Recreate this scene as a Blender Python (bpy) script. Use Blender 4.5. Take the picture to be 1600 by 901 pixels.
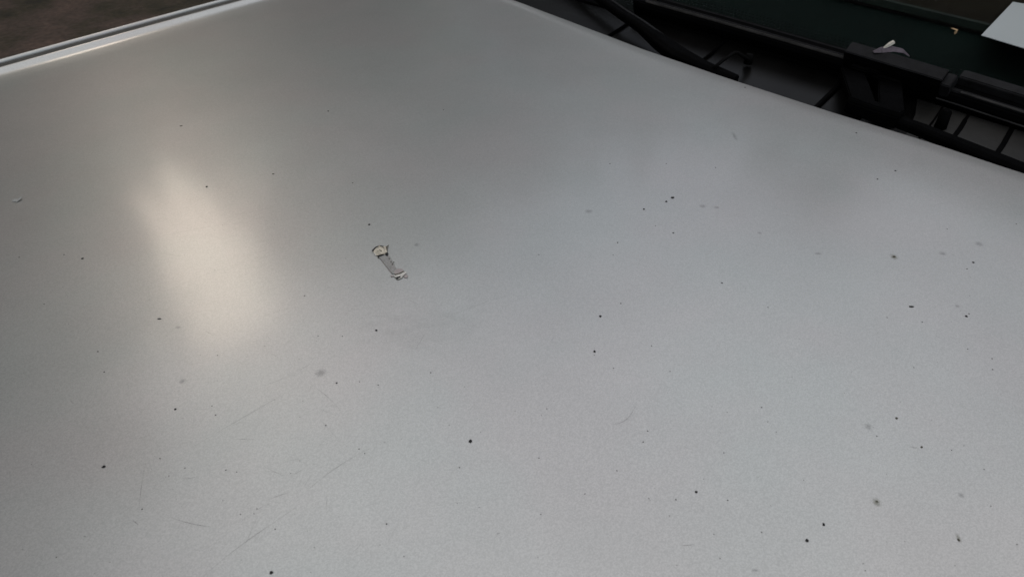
import bpy, bmesh, math, random
from mathutils import Vector, Matrix, noise

# ---------------------------------------------------------------- clear
for o in list(bpy.data.objects):
    bpy.data.objects.remove(o, do_unlink=True)
scene = bpy.context.scene
COL = scene.collection
R = math.radians
random.seed(11)

# ---------------------------------------------------------------- camera
# world frame: +X runs from the bonnet to the windscreen, +Y to the far wing, Z up
H0 = 0.95                    # height of the bonnet crown
CAM_H = 0.27                 # camera above the bonnet
FOC = 1164.0                 # focal length in pixels of a 1600 px wide frame
PITCH = R(39.0)
HEAD = R(46.5)
F2 = Vector((math.cos(HEAD), math.sin(HEAD), 0))
R2 = Vector((math.sin(HEAD), -math.cos(HEAD), 0))
EYE = Vector((0, 0, H0 + CAM_H))
cam_d = bpy.data.cameras.new('camera')
cam = bpy.data.objects.new('camera', cam_d)
COL.objects.link(cam)
cam.location = EYE
fwd = F2 * math.cos(PITCH) - Vector((0, 0, 1)) * math.sin(PITCH)
cam.rotation_euler = fwd.to_track_quat('-Z', 'Y').to_euler()
cam_d.sensor_width = 36.0
cam_d.lens = 36.0 * FOC / 1600.0
cam_d.clip_start = 0.01
cam_d.clip_end = 2000
cam_d.dof.use_dof = True
cam_d.dof.focus_distance = 0.50
cam_d.dof.aperture_fstop = 22
scene.camera = cam

# ---------------------------------------------------------------- sky and sun
SUN_EL = R(32.0)
SUN_AZ = HEAD + R(27.5)      # measured from +X towards +Y
CLOUD = (12.6, 12.0, 11.15)
world = bpy.data.worlds.new('World')
scene.world = world
world.use_nodes = True
wn, wl = world.node_tree.nodes, world.node_tree.links
wn.clear()
w_out = wn.new('ShaderNodeOutputWorld')
w_bg = wn.new('ShaderNodeBackground')
w_sky = wn.new('ShaderNodeTexSky')
w_sky.sky_type = 'NISHITA'
w_sky.sun_disc = False
w_sky.sun_elevation = SUN_EL
w_sky.sun_rotation = math.pi / 2 - SUN_AZ
w_sky.air_density = 1.0
w_sky.dust_density = 0.3
w_sky.ozone_density = 1.0
w_hsv = wn.new('ShaderNodeHueSaturation')
w_hsv.inputs['Saturation'].default_value = 1.4
w_bg.inputs['Strength'].default_value = 0.15
wl.new(w_sky.outputs[0], w_hsv.inputs['Color'])
# even cloud cover over the clear sky: brightness rises smoothly from horizon to zenith (standard overcast sky)
w_tc = wn.new('ShaderNodeTexCoord')
w_sep = wn.new('ShaderNodeSeparateXYZ')
w_mr = wn.new('ShaderNodeMapRange')
w_mr.inputs['From Min'].default_value = 0.0; w_mr.inputs['From Max'].default_value = 1.0
w_mr.inputs['To Min'].default_value = 1.0; w_mr.inputs['To Max'].default_value = 3.0
w_cl = wn.new('ShaderNodeVectorMath'); w_cl.operation = 'SCALE'
w_cl.inputs[0].default_value = CLOUD
w_mix = wn.new('ShaderNodeMix'); w_mix.data_type = 'RGBA'
w_mix.inputs[0].default_value = 0.5
wl.new(w_tc.outputs['Generated'], w_sep.inputs[0])
wl.new(w_sep.outputs['Z'], w_mr.inputs['Value'])
wl.new(w_mr.outputs['Result'], w_cl.inputs['Scale'])
w_cs = wn.new('ShaderNodeVectorMath'); w_cs.operation = 'SCALE'; w_cs.inputs['Scale'].default_value = 2.1
wl.new(w_hsv.outputs[0], w_cs.inputs[0])
wl.new(w_cs.outputs[0], w_mix.inputs[6])
w_nz = wn.new('ShaderNodeTexNoise')              # thin and thick places all over the cloud cover
w_nz.inputs['Scale'].default_value = 2.6; w_nz.inputs['Detail'].default_value = 5
w_am = wn.new('ShaderNodeMapRange')
w_am.inputs['From Min'].default_value = 0.3; w_am.inputs['From Max'].default_value = 0.7
w_am.inputs['To Min'].default_value = 0.72; w_am.inputs['To Max'].default_value = 1.28
w_c2 = wn.new('ShaderNodeVectorMath'); w_c2.operation = 'SCALE'
wl.new(w_tc.outputs['Generated'], w_nz.inputs['Vector'])
wl.new(w_nz.outputs['Fac'], w_am.inputs['Value'])
wl.new(w_cl.outputs[0], w_c2.inputs[0]); wl.new(w_am.outputs['Result'], w_c2.inputs['Scale'])
wl.new(w_c2.outputs[0], w_mix.inputs[7])
wl.new(w_mix.outputs[2], w_bg.inputs['Color'])
wl.new(w_bg.outputs[0], w_out.inputs['Surface'])

sun_d = bpy.data.lights.new('sun', 'SUN')
sun_d.energy = 0.5
sun_d.angle = R(14.0)
sun_d.color = (1.0, 0.81, 0.60)
sun = bpy.data.objects.new('sun', sun_d)
COL.objects.link(sun)
sun_dir = Vector((math.cos(SUN_AZ) * math.cos(SUN_EL), math.sin(SUN_AZ) * math.cos(SUN_EL), math.sin(SUN_EL)))
sun.rotation_euler = sun_dir.to_track_quat('Z', 'Y').to_euler()
sun.location = sun_dir * 20

vs = scene.view_settings
vs.view_transform = 'Standard'
vs.look = 'None'
vs.exposure = -1.47
vs.gamma = 1.0
vs.use_curve_mapping = False
scene.cycles.max_bounces = 8
scene.cycles.use_denoising = True
scene.cycles.transparent_max_bounces = 12

# ---------------------------------------------------------------- helpers
def ray(px, py):
    u, v = px - 800.0, 450.5 - py
    return F2 * (FOC * math.cos(PITCH) + v * math.sin(PITCH)) + R2 * u + Vector((0, 0, 1)) * (v * math.cos(PITCH) - FOC * math.sin(PITCH))

YC, RY, RX, XC = 0.08, 30.0, 40.0, 0.05
def hood_z(x, y):
    return H0 - (y - YC) ** 2 / (2 * RY) - (x - XC) ** 2 / (2 * RX)

def on_hood(px, py, dz=0.0):
    d = ray(px, py)
    z = H0
    for _ in range(12):
        t = (z + dz - EYE.z) / d.z
        p = EYE + d * t
        z = hood_z(p.x, p.y)
    return Vector((p.x, p.y, z + dz))

def on_plane(px, py, z):
    d = ray(px, py)
    return EYE + d * ((z - EYE.z) / d.z)

def hood_n(x, y):
    return Vector(((x - XC) / RX, (y - YC) / RY, 1)).normalized()

def link(ob, parent=None):
    COL.objects.link(ob)
    if parent is not None:
        ob.parent = parent
    return ob

def obj(name, bm, mat, parent=None, smooth=True):
    me = bpy.data.meshes.new(name)
    bm.normal_update()
    bm.to_mesh(me)
    bm.free()
    if mat is not None:
        me.materials.append(mat)
    if smooth:
        for p in me.polygons:
            p.use_smooth = True
    return link(bpy.data.objects.new(name, me), parent)

def from_py(name, verts, faces, mat, parent=None, smooth=True):
    me = bpy.data.meshes.new(name)
    me.from_pydata([tuple(v) for v in verts], [], faces)
    me.update()
    if mat is not None:
        me.materials.append(mat)
    if smooth:
        for p in me.polygons:
            p.use_smooth = True
    return link(bpy.data.objects.new(name, me), parent)

def tag(o, label=None, cat=None, group=None, kind=None):
    if label: o['label'] = label
    if cat: o['category'] = cat
    if group: o['group'] = group
    if kind: o['kind'] = kind
    return o

def grid(name, xs, ys, fn, mat, parent=None, smooth=True, flip=False):
    v = [fn(x, y) for x in xs for y in ys]
    n = len(ys)
    f = []
    for i in range(len(xs) - 1):
        for j in range(n - 1):
            q = (i * n + j, (i + 1) * n + j, (i + 1) * n + j + 1, i * n + j + 1)
            f.append(q[::-1] if flip else q)
    return from_py(name, v, f, mat, parent, smooth)

def sweep(name, path, profile, mat, parent=None, up=Vector((0, 0, 1)), scale=None, smooth=False, bevel=0.0):
    """closed profile (side, up) swept along a path with capped ends"""
    path = [Vector(p) for p in path]
    verts, faces = [], []
    n = len(profile)
    for i, p in enumerate(path):
        a = path[max(i - 1, 0)]
        b = path[min(i + 1, len(path) - 1)]
        t = (b - a).normalized()
        side = t.cross(up).normalized()
        u = side.cross(t).normalized()
        s = scale[i] if scale else (1, 1)
        for (q, r) in profile:
            verts.append(p + side * q * s[0] + u * r * s[1])
    for i in range(len(path) - 1):
        for k in range(n):
            k2 = (k + 1) % n
            faces.append((i * n + k, i * n + k2, (i + 1) * n + k2, (i + 1) * n + k))
    faces.append(tuple(range(n))[::-1])
    faces.append(tuple(range((len(path) - 1) * n, len(path) * n)))
    o = from_py(name, verts, faces, mat, parent, smooth)
    bm = bmesh.new(); bm.from_mesh(o.data)
    bmesh.ops.recalc_face_normals(bm, faces=bm.faces)
    if bevel:
        es = [e for e in bm.edges if len(e.link_faces) == 2 and e.calc_face_angle(0) > 0.5]
        bmesh.ops.bevel(bm, geom=es, offset=bevel, segments=2, affect='EDGES', clamp_overlap=True)
    bm.to_mesh(o.data); bm.free()
    return o

def tube(name, path, rad, mat, parent=None, n=10):
    prof = [(math.cos(2 * math.pi * k / n) * rad, math.sin(2 * math.pi * k / n) * rad) for k in range(n)]
    return sweep(name, path, prof, mat, parent, smooth=True)

def slab(name, pts, normal, thick, mat, parent=None, bevel=0.0, smooth=False):
    """flat outline given real thickness"""
    pts = [Vector(p) for p in pts]
    n = Vector(normal).normalized()
    k = len(pts)
    bm = bmesh.new()
    lo = [bm.verts.new(p) for p in pts]
    hi = [bm.verts.new(p + n * thick) for p in pts]
    bm.faces.new(lo[::-1]); bm.faces.new(hi)
    for i in range(k):
        bm.faces.new((lo[i], lo[(i + 1) % k], hi[(i + 1) % k], hi[i]))
    bmesh.ops.recalc_face_normals(bm, faces=bm.faces)
    if bevel:
        bmesh.ops.bevel(bm, geom=list(bm.edges), offset=bevel, segments=2, affect='EDGES', clamp_overlap=True)
    return obj(name, bm, mat, parent, smooth)

# ---------------------------------------------------------------- materials
def new_mat(name):
    m = bpy.data.materials.new(name)
    m.use_nodes = True
    nt = m.node_tree
    b = nt.nodes['Principled BSDF']
    return m, nt, b

def simple(name, col, rough=0.5, metal=0.0, var=0.25, scale=60.0, bump=0.0, coat=0.0, spec=0.5):
    m, nt, b = new_mat(name)
    tc = nt.nodes.new('ShaderNodeTexCoord')
    nz = nt.nodes.new('ShaderNodeTexNoise')
    nz.inputs['Scale'].default_value = scale
    nz.inputs['Detail'].default_value = 6
    nt.links.new(tc.outputs['Object'], nz.inputs['Vector'])
    rp = nt.nodes.new('ShaderNodeValToRGB')
    rp.color_ramp.elements[0].position = 0.3
    rp.color_ramp.elements[1].position = 0.7
    rp.color_ramp.elements[0].color = tuple(c * (1 - var) for c in col) + (1,)
    rp.color_ramp.elements[1].color = tuple(min(1, c * (1 + var)) for c in col) + (1,)
    nt.links.new(nz.outputs['Fac'], rp.inputs['Fac'])
    nt.links.new(rp.outputs['Color'], b.inputs['Base Color'])
    b.inputs['Roughness'].default_value = rough
    b.inputs['Metallic'].default_value = metal
    b.inputs['Coat Weight'].default_value = coat
    b.inputs['Specular IOR Level'].default_value = spec
    if bump:
        bp = nt.nodes.new('ShaderNodeBump')
        bp.inputs['Strength'].default_value = bump
        bp.inputs['Distance'].default_value = 0.0006
        nz2 = nt.nodes.new('ShaderNodeTexNoise')
        nz2.inputs['Scale'].default_value = 900
        nt.links.new(tc.outputs['Object'], nz2.inputs['Vector'])
        nt.links.new(nz2.outputs['Fac'], bp.inputs['Height'])
        nt.links.new(bp.outputs['Normal'], b.inputs['Normal'])
    return m

def paint_material():
    m, nt, b = new_mat('silver_metallic_paint')
    N, L = nt.nodes, nt.links
    tc = N.new('ShaderNodeTexCoord')
    # aluminium flakes: tiny cells of slightly different brightness and tilt
    vo = N.new('ShaderNodeTexVoronoi'); vo.inputs['Scale'].default_value = 2200.0
    L.new(tc.outputs['Object'], vo.inputs['Vector'])
    sp = N.new('ShaderNodeSeparateColor'); L.new(vo.outputs['Color'], sp.inputs[0])
    fine = N.new('ShaderNodeTexNoise'); fine.inputs['Scale'].default_value = 1700.0; fine.inputs['Detail'].default_value = 3
    L.new(tc.outputs['Object'], fine.inputs['Vector'])
    film = N.new('ShaderNodeTexNoise'); film.inputs['Scale'].default_value = 9.0; film.inputs['Detail'].default_value = 7; film.inputs['Roughness'].default_value = 0.62
    L.new(tc.outputs['Object'], film.inputs['Vector'])
    def mr(src, a, c):
        n = N.new('ShaderNodeMapRange'); n.inputs['To Min'].default_value = a; n.inputs['To Max'].default_value = c
        n.inputs['From Min'].default_value = 0.25; n.inputs['From Max'].default_value = 0.75
        L.new(src, n.inputs['Value']); return n.outputs['Result']
    def mul(a, c):
        n = N.new('ShaderNodeMath'); n.operation = 'MULTIPLY'; L.new(a, n.inputs[0]); L.new(c, n.inputs[1]); return n.outputs[0]
    val = mul(mul(mr(sp.outputs[0], 0.93, 1.07), mr(fine.outputs['Fac'], 0.92, 1.08)), mr(film.outputs['Fac'], 0.93, 1.05))
    tone = N.new('ShaderNodeTexNoise'); tone.inputs['Scale'].default_value = 11.0; tone.inputs['Detail'].default_value = 3
    L.new(tc.outputs['Object'], tone.inputs['Vector'])
    hue = N.new('ShaderNodeValToRGB')                 # thin uneven dust film: greener and pinker greys
    hue.color_ramp.elements[0].position = 0.35; hue.color_ramp.elements[0].color = (0.448, 0.461, 0.443, 1)
    hue.color_ramp.elements[1].position = 0.65; hue.color_ramp.elements[1].color = (0.466, 0.456, 0.441, 1)
    L.new(tone.outputs['Fac'], hue.inputs['Fac'])
    sc = N.new('ShaderNodeVectorMath'); sc.operation = 'SCALE'
    L.new(hue.outputs['Color'], sc.inputs[0])
    L.new(val, sc.inputs['Scale'])
    L.new(sc.outputs[0], b.inputs['Base Color'])
    b.inputs['Metallic'].default_value = 0.80
    b.inputs['Coat Weight'].default_value = 0.80
    L.new(mr(film.outputs['Fac'], 0.12, 0.15), b.inputs['Coat Roughness'])
    L.new(mr(fine.outputs['Fac'], 0.37, 0.45), b.inputs['Roughness'])
    bp = N.new('ShaderNodeBump'); bp.inputs['Strength'].default_value = 0.07; bp.inputs['Distance'].default_value = 0.0002
    L.new(fine.outputs['Fac'], bp.inputs['Height'])
    L.new(bp.outputs['Normal'], b.inputs['Normal'])
    return m

def glass_material():
    m = bpy.data.materials.new('windscreen_glass'); m.use_nodes = True
    nt = m.node_tree; N, L = nt.nodes, nt.links
    N.clear()
    out = N.new('ShaderNodeOutputMaterial')
    tr = N.new('ShaderNodeBsdfTransparent'); tr.inputs['Color'].default_value = (0.88, 0.905, 0.90, 1)
    gl = N.new('ShaderNodeBsdfGlossy'); gl.inputs['Roughness'].default_value = 0.03
    fr = N.new('ShaderNodeFresnel'); fr.inputs['IOR'].default_value = 1.3
    mx = N.new('ShaderNodeMixShader')
    hf = N.new('ShaderNodeMath'); hf.operation = 'MULTIPLY'; hf.inputs[1].default_value = 0.004
    L.new(fr.outputs[0], hf.inputs[0]); L.new(hf.outputs[0], mx.inputs['Fac']); L.new(tr.outputs[0], mx.inputs[1]); L.new(gl.outputs[0], mx.inputs[2])
    L.new(mx.outputs[0], out.inputs['Surface'])
    return m

def fade_material(name, col, alpha, rough=0.6, radial=True, nscale=3.0, namp=0.9):
    """a faint mark on the paint: opaque in the middle, fading out to the rim (uses mesh-local coordinates)"""
    m, nt, b = new_mat(name)
    N, L = nt.nodes, nt.links
    b.inputs['Base Color'].default_value = col + (1,)
    b.inputs['Roughness'].default_value = rough
    tr = N.new('ShaderNodeBsdfTransparent')
    mx = N.new('ShaderNodeMixShader')
    out = N['Material Output']
    L.new(tr.outputs[0], mx.inputs[1]); L.new(b.outputs[0], mx.inputs[2]); L.new(mx.outputs[0], out.inputs['Surface'])
    tc = N.new('ShaderNodeTexCoord')
    if radial:
        ln = N.new('ShaderNodeVectorMath'); ln.operation = 'LENGTH'
        L.new(tc.outputs['Object'], ln.inputs[0])
        nz = N.new('ShaderNodeTexNoise'); nz.inputs['Scale'].default_value = nscale; nz.inputs['Detail'].default_value = 8
        L.new(tc.outputs['Object'], nz.inputs['Vector'])
        ad = N.new('ShaderNodeMath'); ad.operation = 'MULTIPLY_ADD'; ad.inputs[1].default_value = namp
        L.new(nz.outputs['Fac'], ad.inputs[0]); L.new(ln.outputs['Value'], ad.inputs[2])
        mr = N.new('ShaderNodeMapRange'); mr.inputs['From Min'].default_value = 0.55; mr.inputs['From Max'].default_value = 1.3
        mr.inputs['To Min'].default_value = alpha; mr.inputs['To Max'].default_value = 0.0
        mr.interpolation_type = 'SMOOTHSTEP'
        L.new(ad.outputs[0], mr.inputs['Value']); L.new(mr.outputs['Result'], mx.inputs['Fac'])
    else:
        nz = N.new('ShaderNodeTexNoise'); nz.inputs['Scale'].default_value = 120.0
        L.new(tc.outputs['Object'], nz.inputs['Vector'])
        mr = N.new('ShaderNodeMapRange'); mr.inputs['From Min'].default_value = 0.3; mr.inputs['From Max'].default_value = 0.65
        mr.inputs['To Min'].default_value = alpha * 0.25; mr.inputs['To Max'].default_value = alpha
        L.new(nz.outputs['Fac'], mr.inputs['Value']); L.new(mr.outputs['Result'], mx.inputs['Fac'])
    return m

M_PAINT = paint_material()
M_COWL = simple('grey_black_plastic', (0.0032, 0.0031, 0.0030), 0.30, var=0.5, scale=14, bump=0.15, spec=0.11)
M_BLACK = simple('black_plastic', (0.0016, 0.0016, 0.0018), 0.6, var=0.3, scale=80, bump=0.2, spec=0.015)
M_TOP = simple('weathered_black_plastic', (0.0085, 0.0085, 0.0095), 0.6, var=0.4, scale=90, bump=0.5, spec=0.12)
M_RUBBER = simple('black_rubber', (0.002, 0.002, 0.002), 0.8, var=0.2, spec=0.05)
M_HIGHLIGHT = simple('edge_highlight_grey', (0.042, 0.039, 0.038), 0.45, var=0.5, scale=50, spec=0.3)  # lighter tone paints the thin highlight lines of the blade
M_GAP = simple('gap_shade_grey', (0.045, 0.042, 0.037), 0.7, var=0.3)  # tone of the shade in the gap beside the bonnet
M_GLASS = glass_material()
M_FRIT = simple('black_ceramic_border', (0.001, 0.002, 0.0018), 0.5, var=0.2, scale=40, spec=0.05)
M_DASH = simple('dark_brown_dashboard', (0.013, 0.0095, 0.006), 0.85, var=0.6, scale=7, bump=0.15, spec=0.1)
M_LIP = simple('lip_highlight_green', (0.012, 0.017, 0.013), 0.6, var=0.4, scale=30, spec=0.2)  # lighter green paints the highlight line along the dashboard lip
M_TROUGH = simple('dark_green_black_trim', (0.002, 0.0062, 0.0050), 0.8, var=0.3, scale=10, spec=0.1)
M_LINER = simple('dark_interior_lining', (0.012, 0.011, 0.010), 0.8)
M_PAPER = simple('bluish_white_paper', (0.62, 0.60, 0.62), 0.8, var=0.05, scale=10)
M_SPECK = simple('black_grit', (0.006, 0.006, 0.006), 0.8)
M_SPECKB = simple('dark_brown_grit', (0.060, 0.055, 0.040), 0.8)
M_CREAM = simple('cream_flake', (0.46, 0.42, 0.34), 0.7, var=0.35, scale=900, bump=0.6)
M_WHITE = simple('off_white_flake', (0.52, 0.50, 0.46), 0.7, var=0.25, scale=900, bump=0.4)
M_SCRAPGREY = simple('grey_ribbed_film', (0.27, 0.275, 0.262), 0.6, var=0.2, scale=900)
M_RIB = simple('pale_rib', (0.30, 0.305, 0.29), 0.45, var=0.25, scale=900)
M_PINK = simple('pinkish_grey_film', (0.32, 0.28, 0.27), 0.5, var=0.15, scale=300)
M_LEAFBIT = simple('dry_tan_leaf', (0.45, 0.30, 0.16), 0.7, var=0.3, scale=500)
M_PETAL = simple('dried_petal', (0.60, 0.57, 0.50), 0.7, var=0.2, scale=600)
M_PURPLE = simple('withered_purple_bit', (0.075, 0.060, 0.075), 0.7, var=0.35, scale=400)
M_TAB = simple('tan_end_cap', (0.16, 0.13, 0.09), 0.6)
M_LEAF = simple('tree_leaves', (0.045, 0.060, 0.028), 0.6, var=0.4, scale=2)
M_BARK = simple('tree_bark', (0.09, 0.07, 0.05), 0.9)

def ground_material():
    m, nt, b = new_mat('brown_damp_ground')
    N, L = nt.nodes, nt.links
    tc = N.new('ShaderNodeTexCoord')
    n1 = N.new('ShaderNodeTexNoise'); n1.inputs['Scale'].default_value = 3.0; n1.inputs['Detail'].default_value = 8; n1.inputs['Roughness'].default_value = 0.6
    n2 = N.new('ShaderNodeTexNoise'); n2.inputs['Scale'].default_value = 45; n2.inputs['Detail'].default_value = 6
    for n in (n1, n2): L.new(tc.outputs['Object'], n.inputs['Vector'])
    r1 = N.new('ShaderNodeValToRGB')
    e = r1.color_ramp.elements
    e[0].position = 0.30; e[0].color = (0.014, 0.011, 0.007, 1)
    e[1].position = 0.70; e[1].color = (0.128, 0.080, 0.060, 1)
    x = e.new(0.42); x.color = (0.044, 0.034, 0.018, 1)
    x = e.new(0.52); x.color = (0.074, 0.050, 0.037, 1)
    L.new(n1.outputs['Fac'], r1.inputs['Fac'])
    mr = N.new('ShaderNodeMapRange'); mr.inputs['From Min'].default_value = .3; mr.inputs['From Max'].default_value = .7
    mr.inputs['To Min'].default_value = 0.65; mr.inputs['To Max'].default_value = 1.3
    L.new(n2.outputs['Fac'], mr.inputs['Value'])
    sc = N.new('ShaderNodeVectorMath'); sc.operation = 'SCALE'
    L.new(r1.outputs['Color'], sc.inputs[0]); L.new(mr.outputs['Result'], sc.inputs['Scale'])
    L.new(sc.outputs[0], b.inputs['Base Color'])
    b.inputs['Roughness'].default_value = 0.9
    bp = N.new('ShaderNodeBump'); bp.inputs['Strength'].default_value = 0.6; bp.inputs['Distance'].default_value = 0.01
    L.new(n2.outputs['Fac'], bp.inputs['Height']); L.new(bp.outputs['Normal'], b.inputs['Normal'])
    return m

# ---------------------------------------------------------------- setting
G = 300.0
g = from_py('ground', [(-G, -G, 0), (G, -G, 0), (G, G, 0), (-G, G, 0)], [(0, 1, 2, 3)], ground_material())
tag(g, kind='structure')

# the trees on the far side of the car; the bonnet shows them as a soft dark reflection
def build_trees():
    rnd = random.Random(5)
    verts, faces, mats = [], [], []
    def leaf(c, s):
        a = Vector((rnd.gauss(0, 1), rnd.gauss(0, 1), rnd.gauss(0, 1))).normalized()
        b = a.orthogonal().normalized()
        b = Matrix.Rotation(rnd.uniform(0, 6.28), 3, a) @ b
        c2 = a.cross(b)
        i = len(verts)
        verts.extend([c - b * s, c + c2 * s * .55, c + b * s, c - c2 * s * .55])
        faces.append((i, i + 1, i + 2, i + 3)); mats.append(0)
    def trunk(p, h, r):
        n = 9
        i = len(verts)
        for k in range(5):
            f = k / 4
            for q in range(n):
                a = 2 * math.pi * q / n
                rr = r * (1 - .6 * f)
                verts.append(Vector((p.x + math.cos(a) * rr + .2 * f * f, p.y + math.sin(a) * rr, h * f)))
        for k in range(4):
            for q in range(n):
                faces.append((i + k * n + q, i + k * n + (q + 1) % n, i + (k + 1) * n + (q + 1) % n, i + (k + 1) * n + q)); mats.append(1)
    # (angle left of the view direction, distance, top height, crown radius)
    spots = [(104, 7, 8.0, 2.6), (84, 6.5, 8.4, 2.4), (64, 6.0, 8.4, 2.1), (53, 6.3, 8.4, 1.7), (41, 7.0, 8.6, 1.15), (27, 10.0, 5.6, 2.4), (10.5, 7.0, 6.4, 1.65), (-11, 8.5, 5.2, 1.9),
             (-22, 8.5, 5.0, 1.8), (-50, 16, 4.0, 2.6)]
    for (az, dist, top, cr) in spots:
        a = HEAD + R(az)
        p = Vector((math.cos(a) * dist, math.sin(a) * dist, 0))
        trunk(p, top * .75, .2)
        lo = 0.1
        cz, hz = (top + lo) / 2, (top - lo) / 2
        for k in range(16):
            d = Vector((rnd.gauss(0, 1), rnd.gauss(0, 1), rnd.gauss(0, 1))).normalized() * rnd.uniform(.3, .85)
            cc = p + Vector((d.x * cr, d.y * cr, cz + d.z * hz))
            rr = cr * rnd.uniform(.35, .55)
            for q in range(420):
                e = Vector((rnd.gauss(0, .5), rnd.gauss(0, .5), rnd.gauss(0, .5))) * rr
                leaf(cc + e, rnd.uniform(.10, .20))
    o = from_py('treeline', verts, faces, None, None, False)
    o.data.materials.append(M_LEAF); o.data.materials.append(M_BARK)
    o.data.polygons.foreach_set('material_index', mats)
    tag(o, 'dark leafy trees past the far wing, mirrored softly in the bonnet', 'trees', kind='stuff')
build_trees()

# ---------------------------------------------------------------- car
car = bpy.data.objects.new('car', None)
COL.objects.link(car)
tag(car, 'silver car seen close over its dull scratched bonnet and black wiper cowl', 'car')

# rear edge of the bonnet as read off the photograph, on the crowned surface
edge_px = [(1700, 302), (1600, 272), (1450, 222), (1300, 176), (1140, 124), (1000, 76), (800, 0)]
edge = sorted([(on_hood(*p).y, on_hood(*p).x) for p in edge_px])
def rear_x(y):
    if y <= edge[0][0]: return edge[0][1]
    if y >= edge[-1][0]: return edge[-1][1] - (y - edge[-1][0]) * 0.12
    for (a, xa), (b, xb) in zip(edge, edge[1:]):
        if a <= y <= b:
            t = (y - a) / (b - a)
            return xa + (xb - xa) * t
far_px = [(-60, 137), (0, 122), (137, 84), (220, 59), (302, 32), (412, 5)]
far = sorted([(on_hood(*p).x, on_hood(*p).y) for p in far_px])
def line_fit(pts):
    n = len(pts); mx = sum(p[0] for p in pts) / n; my = sum(p[1] for p in pts) / n
    k = sum((p[0] - mx) * (p[1] - my) for p in pts) / sum((p[0] - mx) ** 2 for p in pts)
    return k, my - k * mx
FK, FB = line_fit(far)
def far_y(x): return FB + FK * x
def near_y(x): return 2 * YC - far_y(x)
print('EDGES', edge, far, FK, FB)

X_FRONT = -0.46
def hood_surface():
    # cross profile past the edge: a raised bead, then a turned-down flange  (offset outwards, height)
    bead = [(0.0, 0.0), (0.004, 0.0003), (0.0075, 0.0010), (0.0100, 0.0021), (0.0122, 0.0032), (0.0140, 0.0037), (0.0155, 0.0036), (0.0170, 0.0025), (0.0180, 0.0004), (0.0185, -0.003), (0.0185, -0.014)]
    xs = [X_FRONT + (1.0) * i / 60 for i in range(61)]          # parameter 0..1 along the length
    nb = len(bead)
    cols = [('n', k) for k in range(nb - 1, 0, -1)] + [('m', j / 70) for j in range(71)] + [('f', k) for k in range(1, nb)]
    rows = [('front', k) for k in range(8, 0, -1)] + [('mid', i / 70) for i in range(71)] + [('rear', k) for k in range(1, 7)]
    lip = [(0.0006, -0.0001), (0.0014, -0.0005), (0.0020, -0.0012), (0.0023, -0.0022), (0.0023, -0.008), (0.0010, -0.016)]
    verts = []
    for (rk, ri) in rows:
        for (ck, ci) in cols:
            # y first from a middle x estimate
            s = ri if rk == 'mid' else (0.0 if rk == 'front' else 1.0)
            def xy(yy):
                return X_FRONT + (rear_x(yy) - X_FRONT) * s
            yy = YC
            for _ in range(4):
                x = xy(yy)
                if ck == 'm': yy = near_y(x) + (far_y(x) - near_y(x)) * ci
                elif ck == 'f': yy = far_y(x) + bead[ci][0]
                else: yy = near_y(x) - bead[ci][0]
            x = xy(yy)
            z = hood_z(x, yy)
            if ck != 'm': z = hood_z(x, far_y(x)) + bead[ci][1]
            if rk == 'front':
                a = ri / 8 * math.pi / 2
                x -= 0.09 * math.sin(a); z -= 0.09 * (1 - math.cos(a))
            if rk == 'rear':
                x += lip[ri - 1][0]; z += lip[ri - 1][1]
            verts.append((x, yy, z))
    n = len(cols)
    faces = [(i * n + j, (i + 1) * n + j, (i + 1) * n + j + 1, i * n + j + 1) for i in range(len(rows) - 1) for j in range(n - 1)]
    return from_py('bonnet', verts, faces, M_PAINT, car)
hood = hood_surface()

# wings: a narrow top beside the bonnet, then the rounded side
def wing(sign):
    prof = [(0.0355, -0.030), (0.0355, -0.002), (0.0359, -0.0004), (0.0366, 0.0002), (0.0380, 0.0006), (0.0395, -0.0002), (0.050, -0.010), (0.062, -0.035), (0.075, -0.09), (0.085, -0.20), (0.085, -0.34), (0.07, -0.5), (0.05, -0.62)]
    def fn(x, k):
        q, r = prof[int(k)]
        y = (far_y(x) + q) if sign > 0 else (near_y(x) - q)
        return (x, y, hood_z(x, far_y(x)) + 0.002 + r)
    xs = [X_FRONT - 0.08 + (1.15 - X_FRONT) * i / 40 for i in range(41)]
    return grid('wing', xs, list(range(len(prof))), fn, M_PAINT, car, flip=(sign < 0))
wing(1); wing(-1)
# dark strip added in the gap between bonnet and wing for its shade
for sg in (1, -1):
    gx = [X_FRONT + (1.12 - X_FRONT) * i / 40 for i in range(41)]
    sweep('gap_shade', [(x, (far_y(x) + .0290) if sg > 0 else (near_y(x) - .0290), hood_z(x, far_y(x)) - .004) for x in gx],
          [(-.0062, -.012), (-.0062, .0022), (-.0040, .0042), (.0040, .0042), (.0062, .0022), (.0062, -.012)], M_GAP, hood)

# front panel under the bonnet nose
grid('front_panel', [0, 1, 2, 3, 4, 5], [near_y(0) - 0.03 + (far_y(0) - near_y(0) + 0.06) * j / 20 for j in range(21)],
     lambda k, y: (X_FRONT - 0.095 - 0.05 * math.sin(k / 5 * 3.0) - 0.10 * (1 - ((y - YC) / .75) ** 2) * 0.4, y, H0 - 0.13 - 0.10 * k), M_PAINT, car)

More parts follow.
